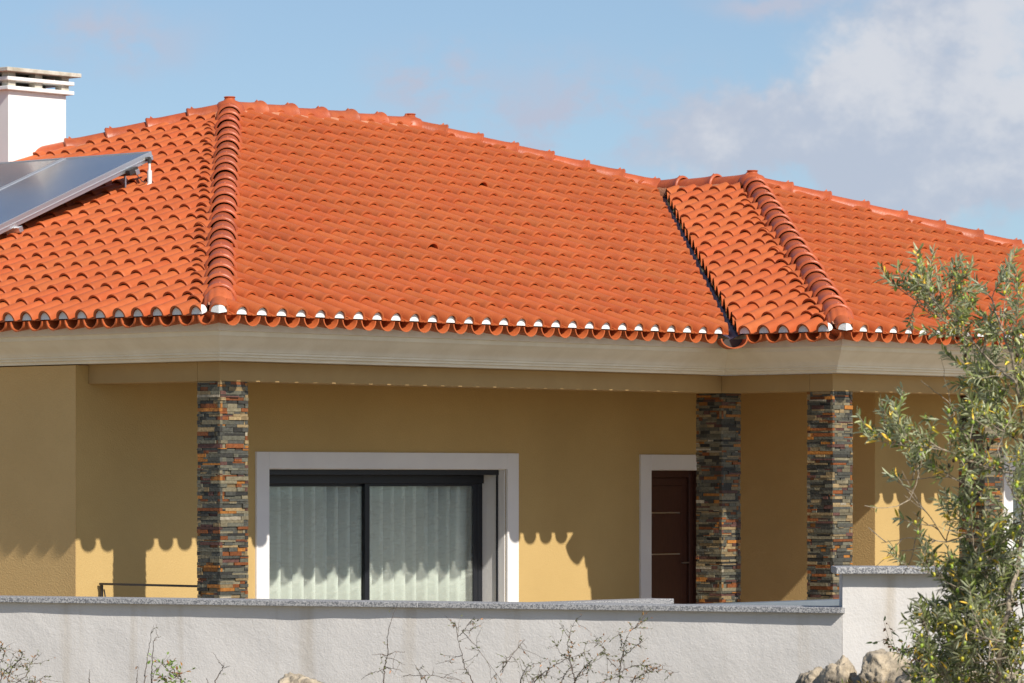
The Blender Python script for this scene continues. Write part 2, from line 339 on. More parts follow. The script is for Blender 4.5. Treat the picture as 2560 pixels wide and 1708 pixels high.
# closed deck under the tiles, with the slopes nobody sees from here
m = MB(); dz = Vector((0, 0, -.052))
def ins_(p_):
    for q_, dx_, dy_ in ((A1, .3, .3), (V1, .3, .3), (B1, .3, .3), (E1, -.3, .3), (C1, .3, -.3)):
        if p_ is q_: return p_ + Vector((dx_, dy_, .3 * TP))
    return p_
pl = [[A1, P1, C1], [A1, V1, J1, P2, P1], [V1, B1, P3, J1], [B1, E1, P3], [E1, D1, J1, P3], [D1, G1, P2, J1], [G1, C1, P1, P2]]
P2b = P2
for poly in pl[:4]: m.add([ins_(p_) + dz for p_ in poly], [tuple(range(len(poly)))])
Hj = P2
m.add([q_ + dz for q_ in (ins_(E1), D1, J1, P3)], [(0, 1, 2), (0, 2, 3)]); m.add([q_ + dz for q_ in (D1, G1, P2)], [(0, 1, 2)]); m.add([q_ + dz for q_ in (G1, ins_(C1), P1, P2)], [(0, 1, 2, 3)])
m.m = [1] * 4 + [0] * (len(m.f) - 4)
m.build('roof_deck', [M['tile'], M['deck']], roof)
for s_ in roof.children: s_.data.color_attributes.new('tint', 'FLOAT_COLOR', 'POINT').data.foreach_set('color', [1.0] * (4 * len(s_.data.vertices)))

# ridge and hip tiles
def cap_line(Pm, Pe, r0=.115, name='ridge_tiles', lift=.008, start=0.0, fan=False, mortar=.135):
    """overlapping ridge tiles from Pm to Pe, every mouth facing Pm"""
    Pm, Pe = Vector(Pm), Vector(Pe); ax = (Pe - Pm); ln = ax.length; ax.normalize()
    side = Vector((ax.y, -ax.x, 0)).normalized(); up = side.cross(ax).normalized(); up = up if up.z > 0 else -up
    m = MB(); n = max(1, int(round((ln - start) / .43))); sp = (ln - start) / n
    for i in range(n):
        jt = [random.gauss(0, 1) for _ in range(4)]
        b_ = 1 + jt[3] * .06; m.col = (b_, b_ * (1 + jt[2] * .03), b_ * (1 + jt[2] * .03), 1)
        o = Pm + ax * (start + i * sp) + up * (lift + jt[0] * .002) + side * jt[1] * .003
        st = [(.05, r0 * 1.0, .008), (0, r0 * 1.04, .008), (.000, r0 * 1.10, .009), (.008, r0 * 1.20, .010), (.018, r0 * 1.24, .010), (.05, r0 * 1.14, .009), (.10, r0 * 1.05, .008), (.17, r0 * 1.0, .007), (sp + .05, r0 * .965, 0)]
        pr = [(math.cos(a_), math.sin(a_)) for a_ in [R(-22 + 224 * k / 18) for k in range(19)]]
        m.sweep(pr, [lambda u, h, s_=s_: o + ax * s_[0] + side * u * s_[1] + up * (h * s_[1] + s_[2]) for s_ in st])
        k0 = o + ax * .066 + up * (r0 * 1.09 + .004)           # the small moulded nib
        m.add([k0 + side * .02 + ax * .02, k0 - side * .02 + ax * .02, k0 - side * .02 - ax * .02, k0 + side * .02 - ax * .02, k0 + up * .030 - ax * .004], [(0, 1, 4), (1, 2, 4), (2, 3, 4), (3, 0, 4)])
    if fan:   # ribbed end shell that closes the foot of the hip
        m.col = (1.08, 1.1, 1.05, 1); nn_ = 40
        for sgi in range(1):
            rings = []
            for s_, k_, dh in ((start + .10, .99, .01), (start - .04, 1.12, -.012), (start - .16, 1.15, -.055), (start - .22, 1.0, -.11)):
                vs_ = []
                for k in range(nn_ + 1):
                    a_ = R(-8 + 196 * k / nn_); rib = 1 + .05 * abs(math.sin(a_ * 6.5)) * (1 if s_ < start else .2)
                    vs_.append(Pm + ax * s_ + side * math.cos(a_) * r0 * k_ * rib + up * (math.sin(a_) * r0 * k_ * rib + lift + dh))
                rings.append(vs_)
            fl = [p_ for r_ in rings for p_ in r_]; w_ = nn_ + 1
            m.add(fl, [(i * w_ + k, i * w_ + k + 1, (i + 1) * w_ + k + 1, (i + 1) * w_ + k) for i in range(3) for k in range(nn_)])
            m.add(rings[-1], [tuple(range(w_))])
    o_ = m.build(name, M['cap'], roof, smooth=35, color=True)
    mm = MB()
    N_ = int(ln / .12); m0 = .16 if fan else .22 if (Pm - J1).length < .2 else 0
    for sg in (-1, 1):
        pr = [(0, .02), (mortar * .82, .035), (mortar, -.01), (mortar * 1.0, -.07), (0, -.07)]
        rg = []
        for i in range(N_ + 1):
            w_ = 1 + random.uniform(-.06, .07); h_ = random.uniform(-.006, .006)
            rg.append(lambda u, h, i=i, w_=w_, h_=h_: Pm + ax * (m0 + (ln - m0) * i / N_) + side * u * w_ * sg + up * (h + h_))
        mm.sweep(pr, rg, closed=True)
    mm.build('mortar_bed', M['mortar'], roof, smooth=60)
    return o_
def cut_tiles(Pc, nu, m0=2):
    m = MB(); e = Vector((0, 1, 0)); g = Vector((1, 0, TP)).normalized(); nn_ = Vector((-TP, 0, 1)).normalized()
    for i in range(m0, nu):
        u = i * PT; jt = random.uniform(-.02, .02); o = Pc + e * u + g * ((u - .265 + jt) * math.hypot(1, TP))
        b_ = random.uniform(.82, 1.0); m.col = (b_, b_, b_, 1); k = random.uniform(1.0, 1.12)
        st = [(.12, .9, .010), (0, 1.0, .014), (0, 1.16, .016), (.012, 1.18, .016), (.16, 1.0, .0)]
        m.sweep([(math.cos(R(a_)), math.sin(R(a_))) for a_ in range(0, 181, 15)], [lambda q, h, s_=s_: o + g * s_[0] + e * q * .074 * s_[1] * k + nn_ * (h * .074 * s_[1] * k + s_[2]) for s_ in st])
    m.build('cut_tiles', M['tile'], roof, smooth=40, color=True)
random.seed(21); cut_tiles(A1, int(HM / PT) - 1); cut_tiles(B1, int(WW / PT) - 1)
random.seed(3)
cap_line(A1, P1, start=.44, fan=True, mortar=.112)
cap_line(B1, P3, start=.44, fan=True, mortar=.112)
cap_line(P2, P1, start=0)
cap_line(J1, P2, r0=.11)
cap_line(C1, P1, start=.3, r0=.11)
cap_line(P3, J1 + Vector((0, .1, 0)), start=0)
cap_line(E1, P3, start=.3, r0=.11)
cap_line(D1, J1, start=.3, r0=.11)
# three-way crown pieces with their flat knob
for Pk in (P1, P2, P3):
    m = MB(); m.col = (1, 1, 1, 1); o = Pk + Vector((0, 0, .006)); n = 24; rg = []
    for r_, h_ in ((.165, -.05), (.16, .02), (.145, .07), (.115, .105), (.062, .125), (.052, .145), (.062, .158), (.055, .165), (0.001, .166)):
        rg.append([o + Vector((r_ * math.cos(2 * math.pi * k / n), r_ * math.sin(2 * math.pi * k / n), h_)) for k in range(n)])
    m.add([p_ for g_ in rg for p_ in g_], [(i * n + k, i * n + (k + 1) % n, (i + 1) * n + (k + 1) % n, (i + 1) * n + k) for i in range(len(rg) - 1) for k in range(n)])
    m.build('crown_tile', M['cap'], roof, smooth=50, color=True)
# valley gutter with a ragged line of dry moss
m = MB(); ax = (J1 - V1).normalized(); sd = Vector((q2, -q2, 0))
m.sweep([(-.12, -.03), (-.05, -.032), (0, -.05), (.05, -.032), (.12, -.03)], [lambda u, h, k=k: V1 - ax * .02 + (J1 - V1 + ax * .02) * k + sd * u + Vector((0, 0, h + abs(u) * TP * q2)) for k in (0, 1)])
m.build('valley_gutter', M['gutter'], roof)
m = MB(); random.seed(8)
for k in range(150):
    p = V1 + (J1 - V1) * random.random() + sd * random.uniform(.035, .085) + Vector((0, 0, .0))
    t_ = p + Vector((random.uniform(-.03, .03), random.uniform(-.03, .03), random.uniform(.03, .085))); w_ = random.uniform(.006, .014)
    m.add([p - ax * w_, p + ax * w_, t_, p + sd * w_], [(0, 1, 2), (1, 3, 2), (3, 0, 2)])
m.build('moss', M['weed'], roof)['kind'] = 'stuff'
# drain bowl below the valley
m = MB(); ov = V1 - ax * .02 + Vector((0, 0, -.01)); si = sd
rg = []
for s_, r_ in ((-.27, .125), (-.27, .112), (.1, .10)):
    rg.append(lambda u, h, s_=s_, r_=r_: ov + Vector((q2, q2, 0)) * s_ + si * u * r_ + Vector((0, 0, -.035 + h * r_ * .75)))
m.sweep([(math.cos(R(a_)), -math.sin(R(a_))) for a_ in range(0, 181, 12)], [lambda u, h: ov + Vector((-q2, -q2, 0)) * -.1 + si * u * .125 + Vector((0, 0, -.035 + h * .09))] + rg)
m.build('valley_spout', M['tile'], roof, smooth=40, color=True)
m = MB(); m.add([ov + Vector((-q2, -q2, 0)) * .0 + si * math.cos(R(a_)) * .113 + Vector((0, 0, -.033 - math.sin(R(a_)) * .083)) for a_ in range(0, 181, 15)], [tuple(range(13))]); m.build('spout_shade_disc', M['stone_core'], roof)  # dark disc paints the shade inside the bowl

# under tiles of the eave (channels) and white mortar in each mouth
def eave(O, e, out, n0, n1, off=0.5):
    global ch, pg
    ch = MB(); pg = MB(); e = Vector(e); out = Vector(out); ins = -out
    gdir = (ins + Vector((0, 0, TP))).normalized(); nn_ = Vector((0, 0, 1)); cdir = (ins + Vector((0, 0, .17))).normalized()
    for i in range(n0, n1):
        c_ = O + e * (i + .5) * PT
        b_ = 1 + random.gauss(0, .05); ch.col = (b_, b_, b_, 1)
        pr = [(math.cos(R(a_)), -math.sin(R(a_))) for a_ in range(0, 181, 12)]
        st = [(.30, .078, 0), (-.045, .078, 0), (-.045, .090, 0), (.30, .088, 0)]
        ch.sweep(pr, [lambda u, h, s_=s_: c_ + cdir * s_[0] + e * u * s_[1] + Vector((0, 0, -.006 + h * s_[1] * .92)) for s_ in st])
    for i in range(max(n0, 1), n1 + 1):
        c_ = O + e * i * PT + gdir * random.uniform(-.031, -.026) + nn_ * .009
        pr = [(math.cos(R(a_)) * .063, math.sin(R(a_)) * .061) for a_ in range(0, 181, 12)]
        f1 = [c_ + e * u + Vector((0, 0, h)) for u, h in pr]; f2 = [p_ + gdir * .06 for p_ in f1]
        k = len(pr); pg.add(f1 + f2, [tuple(range(k))] + [(j, j + 1, k + j + 1, k + j) for j in range(k - 1)] + [(0, k, 2 * k - 1, k - 1)])
    ch.build('eave_tiles', M['tile'], roof, smooth=40, color=True); pg.build('mouth_mortar', M['plug'], roof)
eave(A1, (0, 1, 0), (-1, 0, 0), 0, 61)
eave(A1, (1, 0, 0), (0, -1, 0), 0, 28)
eave(B1, (0, 1, 0), (-1, 0, 0), 0, 5)
eave(B1, (1, 0, 0), (0, -1, 0), 0, 45)
for Pc in (A1, B1):
    ch = MB(); pg = MB()
                                  # the corner tile: a short diagonal barrel
    ax = Vector((q2, q2, TP * q2)).normalized(); sd2 = Vector((q2, -q2, 0)); ch.col = (1, 1, 1, 1)
    st = [(.02, .064, 0), (-.05, .066, 0), (-.05, .078, 0), (.3, .078, 0)]
    ch.sweep([(math.cos(R(a_)), math.sin(R(a_))) for a_ in range(0, 181, 12)], [lambda u, h, s_=s_: Pc + ax * (s_[0] + abs(u) * s_[1] * .8) + sd2 * u * s_[1] + Vector((0, 0, .014 + h * s_[1])) for s_ in st])
    pr = [(math.cos(R(a_)) * .065, math.sin(R(a_)) * .065) for a_ in range(0, 181, 15)]
    f1 = [Pc + ax * (-.046 + abs(u) * .8) + sd2 * u + Vector((0, 0, .012 + h)) for u, h in pr]
    pg.add(f1 + [Pc + ax * -.046 + Vector((0, 0, .012))], [tuple([len(pr)] + list(range(0, 7))), tuple([len(pr)] + list(range(6, 13)))])
    ch.build('corner_tile', M['tile'], roof, smooth=40, color=True)
    pg.build('corner_mortar', M['plug'], roof)
# two raised ventilation tiles
for (s_, r_) in ((7.66, 4.0), (4.245, 1.6)):
    i = int(round((s_ + O1) / PT)); j = int((r_ + O1) * sl_len / RW)
    g = Vector((0, 1, TP)).normalized(); e = Vector((1, 0, 0)); nn_ = e.cross(g)
    o = A1 + e * i * PT + g * (-.02 + j * RW); m = MB()
    st = [(.10, 1.0, .0), (0, 1.12, .004), (0, 1.28, .004), (.012, 1.28, .004), (.12, 1.15, .0), (RW + .03, .95, 0)]
    m.sweep([(-1.56, -.02), (-1.25, 0), (-1.05, .02)] + [(math.cos(R(a_)), math.sin(R(a_)) * 1.08) for a_ in range(180, -1, -12)] + [(1.05, .02), (1.25, 0), (1.56, -.02)],
            [lambda u, h, q=q: o + g * q[0] + e * u * WB * (q[1] if abs(u) < 1.2 else 1) + nn_ * (h * WB * q[1] + .02 * (1 - q[0] / RW) + q[2]) for q in st])
    tv_ = m.build('vent_tile', M['tile'], roof, smooth=40, color=True)
    g2 = MB(); g2.add([o + g * .1 + e * math.cos(R(a_)) * .07 + nn_ * (math.sin(R(a_)) * .07 + .0) for a_ in range(0, 181, 20)], [tuple(range(10))])  # dark sheet stands in for the shade inside the mouth
    k_ = g2.build('vent_shade_disc', M['stone_core'], roof)

# cornice swept round the eave (o = distance out from the beam face, z from the eave)
prof = [(.30, -.005), (.455, -.005), (.455, -.128), (.410, -.132), (.405, -.166), (.392, -.172), (.372, -.190), (.345, -.212), (.315, -.232), (.282, -.255), (.262, -.275), (.252, -.292),
        (.240, -.296), (.238, -.312), (.214, -.316), (.212, -.334), (.178, -.338), (.172, -.361), (-.05, -.361), (-.05, -.005)]
m = MB()
def corner(kind):
    def fn(o, z):
        if kind == 0: return Vector((-o, 2 * HM - O1 - .3, Z1 + z))
        if kind == 1: return Vector((-o, -o, Z1 + z))
        if kind == 2: return Vector((L - o, -o, Z1 + z))
        if kind == 3: return Vector((L - o, -LVB - o, Z1 + z))
        return Vector((E1.x - .2, -LVB - o, Z1 + z))
    return fn
m.sweep(prof, [corner(k) for k in range(5)], closed=True)
m.build('cornice', M['cornice'], house, smooth=25)
# beams
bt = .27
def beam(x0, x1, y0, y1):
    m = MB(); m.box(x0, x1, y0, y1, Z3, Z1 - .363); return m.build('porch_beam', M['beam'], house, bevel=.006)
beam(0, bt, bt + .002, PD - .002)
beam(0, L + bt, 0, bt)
beam(L, L + bt, -LVB + bt + .002, -.002)
beam(L, E1.x - .3, -LVB, -LVB + bt)
m = MB(); m.box(bt, 8.79, bt, PD, Z3 + .1, Z3 + .14); m.box(L + bt, 15.9, -LVB + bt, -.18, Z3 + .1, Z3 + .14); m.box(L + bt, 8.79, -.17, bt - .003, Z3 + .1, Z3 + .14)
m.build('porch_ceiling', M['ochre'], house)

# walls
KX, KY, WT = 8.796, -.17, .38
S0 = -.1376; ZT = Z1 - .37
WO = (2.165, 5.351, .06, 1.979); DO = (7.48, 8.36, 0, 1.976); W2 = (11.11, 12.9, .06, 1.979)
m = MB()
def wall_x(y, x0, x1, ops):
    cur = x0
    for (a_, b_, zb, zt_) in ops:
        m.box(cur, a_, y, y + WT, 0, ZT); m.box(a_, b_, y, y + WT, zt_, ZT)
        if zb > 0: m.box(a_, b_, y, y + WT, -.05, zb)
        cur = b_
    m.box(cur, x1, y, y + WT, 0, ZT)
wall_x(PD, S0, KX + WT, [WO, DO]); m.build('wall', M['ochre'], house)
m = MB(); wall_x(KY, KX, 15.6, [W2]); m.build('wall', M['ochre'], house)
m = MB(); m.box(S0, S0 + WT, PD + WT, 2 * HM - 1.4, 0, ZT); m.box(S0 - .004, S0 - .0005, PD + .001, 2 * HM - 1.4, 0, ZT - .001); m.build('wall', M['ochre_rough'], house)
m = MB(); m.box(KX, KX + WT, KY + WT, PD, 0, ZT); m.box(KX - .004, KX - .0005, KY + .001, PD - .001, 0, ZT - .001); m.build('wall', M['ochre_rough'], house)
m = MB(); m.box(15.3, 15.6, KY + WT, 2 * HM - 1.4, 0, ZT); m.box(S0, 15.6, 2 * HM - 1.4, 2 * HM - 1.1, 0, ZT); m.build('wall', M['ochre'], house)
# dim rooms behind the glass
m = MB(); m.box(S0 + WT + .01, 15.2, 4.4, 4.5, 0, ZT); m.build('inner_wall', M['white'], house)

def surround(parent, y, x0, x1, zt_, w=.15, wt=.151):
    m = MB(); f0, f1 = y - .022, y + .012
    m.box(x0 - w, x0, f0, f1, 0, zt_ + wt); m.box(x1, x1 + w, f0, f1, 0, zt_ + wt); m.box(x0, x1, f0, f1, zt_, zt_ + wt)
    # reveals lining the recess
    m.box(x0 - .004, x0 + .006, f1, y + WT, 0, zt_); m.box(x1 - .006, x1 + .004, f1, y + WT, 0, zt_); m.box(x0 + .006, x1 - .006, f1, y + WT, zt_ - .006, zt_ + .004)
    return m.build('surround', M['white'], parent, bevel=.004)
def sliding_window(y, op, label, two=True):
    x0, x1, zb, zt_ = op
    w = empty('sliding_window', (0, 0, 0), 0, house); w['label'] = label
    surround(w, y, x0, x1, zt_, .16)
    fr = MB(); ya = y + .295; xi0, xi1 = x0 + .006, x1 - .006
    fr.box(xi0, xi1, y + .085, y + .365, zt_ - .055, zt_ - .006)          # shutter box and head
    fr.box(xi0, xi1, ya - .02, y + .36, zt_ - .135, zt_ - .055)
    fr.box(xi0, xi0 + .05, ya, y + .36, zb, zt_ - .135); fr.box(xi1 - .06, xi1, ya, y + .36, zb, zt_ - .135)
    fr.box(xi0 + .05, xi1 - .06, ya, y + .36, zb, zb + .06)
    for xx in (xi0, xi1 - .014): fr.box(xx, xx + .014, y + .092, y + .112, zb, zt_ - .055)      # shutter guides
    fr.build('frame', M['anthracite'], w, bevel=.003)
    mid = (x0 + x1) / 2 + .02
    for (a_, b_, yy) in ((xi0 + .05, mid + .045, ya + .042), (mid - .045, xi1 - .06, ya + .004)):
        sh = MB(); sw = .062; zt2 = zt_ - .135
        sh.box(a_, a_ + sw * (1 if a_ > x0 + 1 else .6), yy, yy + .034, zb + .06, zt2); sh.box(b_ - sw, b_, yy, yy + .034, zb + .06, zt2)
        sh.box(a_ + sw, b_ - sw, yy, yy + .034, zt2 - .025, zt2); sh.box(a_ + sw, b_ - sw, yy, yy + .034, zb + .06, zb + .13)
        s_ = sh.build('sash', M['anthracite'], w, bevel=.003)
        gp = MB(); gp.box(a_ + sw * .55, b_ - sw + .004, yy + .014, yy + .020, zb + .13, zt2 - .025); gp.build('pane', M['glass'], w)
    bl = MB(); x = x0 - .12; k = 0; random.seed(5)
    while x < x1 + .1:
        an = R(-50) + random.gauss(0, R(3)); hw = .088; c_ = Vector((x, y + .425, 0)); d = Vector((math.cos(an), math.sin(an), 0)); nn_ = Vector((-d.y, d.x, 0))
        if x > x1 - .3: an = R(-8); d = Vector((math.cos(an), math.sin(an), 0)); nn_ = Vector((-d.y, d.x, 0))
        pts = [c_ + d * hw * q + nn_ * .006 * (1 - q * q) for q in (-1, -.5, 0, .5, 1)]
        bl.add([p_ + Vector((0, 0, zb + .04)) for p_ in pts] + [p_ + Vector((0, 0, zt_ + .1)) for p_ in pts], [(i, i + 1, i + 6, i + 5) for i in range(4)])
        x += .150 + random.gauss(0, .003)
    b_ = bl.build('vertical_blind', M['blind'], w, smooth=30)
    so_ = b_.modifiers.new('thick', 'SOLIDIFY'); so_.thickness = .0015
    return w
sliding_window(PD, WO, 'wide dark framed sliding window with vertical blinds and white surround')
sliding_window(KY, W2, 'sliding window behind the olive tree with white surround')
# door
dr = empty('door', (0, 0, 0), 0, house)
surround(dr, PD, DO[0], DO[1], DO[3], .165)
m = MB(); x0, x1, zt_ = DO[0] + .006, DO[1] - .006, DO[3] - .006; y = PD + .16
m.box(x0, x0 + .07, y, y + .1, 0, zt_); m.box(x1 - .07, x1, y, y + .1, 0, zt_); m.box(x0 + .07, x1 - .07, y, y + .1, zt_ - .07, zt_)
m.box(x0, x0 + .012, PD + .03, y, 0, zt_); m.box(x1 - .012, x1, PD + .03, y, 0, zt_)
m.build('frame', M['door'], dr, bevel=.004)
m = MB(); m.box(x0 + .07, x1 - .07, y + .03, y + .08, .01, zt_ - .07); m.box(x0 + .16, x1 - .16, y + .018, y + .032, .1, zt_ - .15)
lf = m.build('door_leaf', M['door'], dr, bevel=.006)
for yy_ in (1284.6, 1391):
    zloc = EYE + (YH - yy_) / FPX * 40.9; m = MB(); m.box(x0 + .075, x1 - .20, y + .012, y + .0185, zloc - .006, zloc + .006); m.build('steel_strip', M['steel'], dr)
m = MB(); m.tube([(x1 - .12, y + .03, 1.05), (x1 - .12, y - .03, 1.05), (x1 - .22, y - .03, 1.05)], .009, 8); m.build('handle', M['steel'], dr, smooth=40)

# stone-clad columns
PAL = [((.095, .095, .080), 20), ((.05, .048, .042), 12), ((.16, .155, .115), 20), ((.23, .20, .13), 17), ((.34, .25, .13), 12), ((.26, .085, .025), 9), ((.42, .17, .035), 6), ((.13, .062, .05), 9), ((.5, .44, .33), 1)]
def column(x0, y0, wx, wy, lab):
    rnd = random.Random(int(x0 * 100) + 7); m = MB(); zt_ = Z3 - .001
    core = MB(); core.box(x0 + .02, x0 + wx - .02, y0 + .02, y0 + wy - .02, 0, zt_)
    z = 0
    while z < zt_ - .004:
        h = min(rnd.uniform(.018, .037), zt_ - z)
        if zt_ - z - h < .015: h = zt_ - z
        for face in range(4):
            span = wx if face % 2 == 0 else wy; u = 0
            while u < span - .001:
                w_ = min(rnd.choice((.06, .09, .13, .18, .24)) * rnd.uniform(.8, 1.2), span - u)
                if span - u - w_ < .03: w_ = span - u
                c = rnd.choices([p_[0] for p_ in PAL], [p_[1] for p_ in PAL])[0]; k = rnd.uniform(.75, 1.3); k *= .9; m.col = (c[0] * k, c[1] * k, c[2] * k, 1)
                pd_ = rnd.uniform(-.009, .008); hh = h * (rnd.choice((1, 1, 1, .55))); g_ = .0014
                if face == 0: a_ = (x0 + u + g_, x0 + u + w_ - g_, y0 - pd_, y0 + .03)
                elif face == 1: a_ = (x0 + wx - .03, x0 + wx + pd_, y0 + u + g_, y0 + u + w_ - g_)
                elif face == 2: a_ = (x0 + u + g_, x0 + u + w_ - g_, y0 + wy - .03, y0 + wy + pd_)
                else: a_ = (x0 - pd_, x0 + .03, y0 + u + g_, y0 + u + w_ - g_)
                m.box(*a_, z + g_ * .5, z + hh - g_ * .5)
                if hh < h:
                    c = rnd.choices([p_[0] for p_ in PAL], [p_[1] for p_ in PAL])[0]; m.col = (c[0], c[1], c[2], 1); m.box(*a_, z + hh + g_ * .5, z + h - g_ * .5)
                u += w_
        z += h
    o = m.build('column', M['stone'], house, color=True); o['label'] = lab
    core.build('column_core', M['stone_core'], o)
column(0, 0, .325, .268, 'stone clad column left of the wide window')
column(L + .012, .002, .287, .309, 'dark stone clad column in the inner corner by the door')
column(L, -LVB, .30, .298, 'stone clad column at the projecting porch corner')
column(9.007, -LVB, .30, .30, 'stone clad column behind the olive tree')

# chimney
chm = empty('chimney', (0, 0, 0), 0, house)
cx0, cy1 = 4.629, 7.848; cw, cd = .80, .60     # near corner of the stack; x runs along the lit face
def clevel(y_, D=43.6): return EYE + (YH - y_) / FPX * D
zb, z_a, z_b, z_c = 4.2, clevel(225), clevel(232), clevel(166)
m = MB(); m.box(cx0, cx0 + cw, cy1, cy1 + cd, zb, z_a); m.build('stack', M['chimney'], chm, bevel=.005)
def slab(z0, z1_, ov, mt='chimneycap'):
    m = MB(); m.box(cx0 - ov, cx0 + cw + ov, cy1 - ov, cy1 + cd + ov, z0, z1_); m.build('slab', M[mt], chm, bevel=.006)
zs = [z_a, z_a + .040, z_a + .098, z_a + .136, z_a + .184, z_a + .226]
slab(zs[0], zs[1], .062, 'chimney'); slab(zs[2], zs[3], .062, 'chimney'); slab(zs[4], zs[5], .115)
for (za, zb_) in ((zs[1], zs[2]), (zs[3], zs[4])):
    for xx in (cx0 - .02, cx0 + cw / 2 - .05, cx0 + cw - .08):
        for yy in (cy1 - .02, cy1 + cd - .08): m = MB(); m.box(xx, xx + .10, yy, yy + .10, za, zb_); m.build('pillar', M['chimneycap'], chm)
m = MB(); m.box(cx0 + .15, cx0 + cw - .15, cy1 + .15, cy1 + cd - .15, zs[1], zs[4]); m.build('flue', M['stone_core'], chm)

# ------------------------------------------------------------------ solar collector on the left slope
col = empty('solar_collector', HQ, HR)
tag(col, 'two tilted solar water collectors with aluminium frame standing on the tiles left of the hip', 'solar panel')
T0 = Vector((3.603, 4.629, 3.146 + EYE)); td = Vector((-1, 0, -.4125)).normalized(); bd = Vector((0, 1, 0)); un = bd.cross(td).normalized()
un = un if un.z > 0 else -un
LN = 2.14; PWD = 1.22
for k in range(2):
    o = T0 + bd * (k * (PWD + .02))
    m = MB(); fr_ = .025; th_ = -.085
    m.obox(o + un * th_, td * LN, bd * fr_, un * -th_); m.obox(o + bd * (PWD - fr_) + un * th_, td * LN, bd * fr_, un * -th_)
    m.obox(o + bd * fr_ + un * th_, td * fr_, bd * (PWD - 2 * fr_), un * -th_); m.obox(o + bd * fr_ + td * (LN - fr_) + un * th_, td * fr_, bd * (PWD - 2 * fr_), un * -th_)
    m.obox(o - bd * .006 + un * (th_ + .03), td * LN, bd * .006, un * .012)
    p_ = m.build('collector_frame', M['alu'], col, bevel=.002)
    m = MB(); m.obox(o + bd * fr_ + td * fr_ + un * (th_ + .01), td * (LN - 2 * fr_), bd * (PWD - 2 * fr_), un * (-th_ - .016)); m.build('collector_glass', M['panel'], col)
for q in (.28, LN - .25):
    m = MB(); m.obox(T0 + td * q + un * -.135 - bd * .07, td * .05, bd * 2.7, un * .05); m.build('support_rail', M['alu'], col, bevel=.002)
for q in (.28, LN - .25):
    for rr_ in (.12, 1.3, 2.3):
        p0 = T0 + td * (q + .025) + un * -.135 + bd * rr_; zr = Z1 + TP * (p0.x + O1); m = MB(); m.tube([p0, (p0.x, p0.y, zr + .03)], .014, 6); m.build('support_leg', M['alu'], col)
m = MB(); p0 = T0 + td * .09 + un * -.05 - bd * .045; zr = Z1 + TP * (p0.x + O1) + .03
m.tube([(p0.x, p0.y, zr), (p0.x, p0.y, zr + .15)], .024, 10); m.tube([(p0.x, p0.y, zr + .15), (p0.x, p0.y, p0.z)], .012, 8)
m.tube([(p0.x, p0.y, zr - .005), (p0.x, p0.y, zr + .02)], [.055, .03], 12); m.build('pipe', M['pipe'], col, smooth=40)
m = MB(); m.tube([p0, p0 + bd * .07], .022, 8); m.tube([p0 + Vector((0, 0, .0)), p0 + Vector((0, 0, -.04))], .02, 8)
m.build('valve', M['iron'], col, smooth=40)
m = MB(); q0 = T0 + td * .33 + un * -.11 - bd * .06
m.tube([q0, q0 + td * -.06 + Vector((0, -.03, -.10)), Vector((p0.x - .05, p0.y, zr + .03))], .005, 6); m.obox(q0 - td * .05, td * .12, bd * .05, un * .05); m.build('sensor_cable', M['iron'], col, smooth=40)

# ------------------------------------------------------------------ terrace, railing, ledges
a_w = Vector((math.sin(PSI), math.cos(PSI), 0)); b_w = Vector((-math.cos(PSI), math.sin(PSI), 0)); Qw = Vector(HQ)
def loc2w(s, r, z): return Qw + a_w * s + b_w * r + Vector((0, 0, z))
ter = empty('terrace', HQ, HR); ter['kind'] = 'structure'
m = MB(); m.box(-1.9, 15.6, -4.6, 16, -.12, -.002); t_ = m.build('paving', M['floor'], ter)
t_['kind'] = 'structure'
m = MB(); m.box(0, 8.79, 0, PD, -.01, .002); m.box(L, 8.79, -LVB, -.004, -.01, .002); m.box(8.794, 15.2, -LVB, KY, -.01, .002); m.build('porch_floor', M['porch_dark'], ter)['kind'] = 'structure'  # unseen dark sheet added to cut bounce light onto the porch walls
rl = empty('railing', HQ, HR); tag(rl, 'thin dark iron railing between the left column and the porch wall', 'railing')
zr = .898; zr = EYE - .905
m = MB(); m.box(.10, .14, .268, PD - .03, zr - .012, zr + .006); m.build('top_rail', M['iron'], rl)
m = MB(); m.box(.11, .13, PD - .05, PD - .03, 0, zr - .012); m.build('post', M['iron'], rl)
m = MB(); m.tube([(.12, PD - .07, zr - .05), (.12, PD - .22, zr - .62)], .007, 6); m.build('brace', M['iron'], rl)


# low granite-topped wall in front of the porch
lw = empty('ledge', HQ, HR); tag(lw, 'low wall topped by a pale granite slab in front of the door', 'low wall')
yL = -2.0; zL = EYE - 1.0384
m = MB(); m.box(-.3, 3.44, yL + .03, yL + .25, 0, zL - .045); m.build('wall', M['boundary'], lw)
m = MB(); m.box(-.4, 3.474, yL, yL + .28, zL - .045, zL); m.build('coping', M['granite'], lw, bevel=.004)
l2 = empty('ledge', HQ, HR); tag(l2, 'low wall with capping coloured blue grey for shade between the porch column and raised wall', 'low wall')
zG = EYE - 1.052; yG = -3.0
m = MB(); m.box(2.2, 5.1, yG + .02, yG + .2, 0, zG - .05); m.build('wall', M['boundary'], l2)
m = MB(); m.box(2.1, 5.2, yG, yG + .22, zG - .05, zG); m.build('capping', M['shade_grey'], l2, bevel=.004)

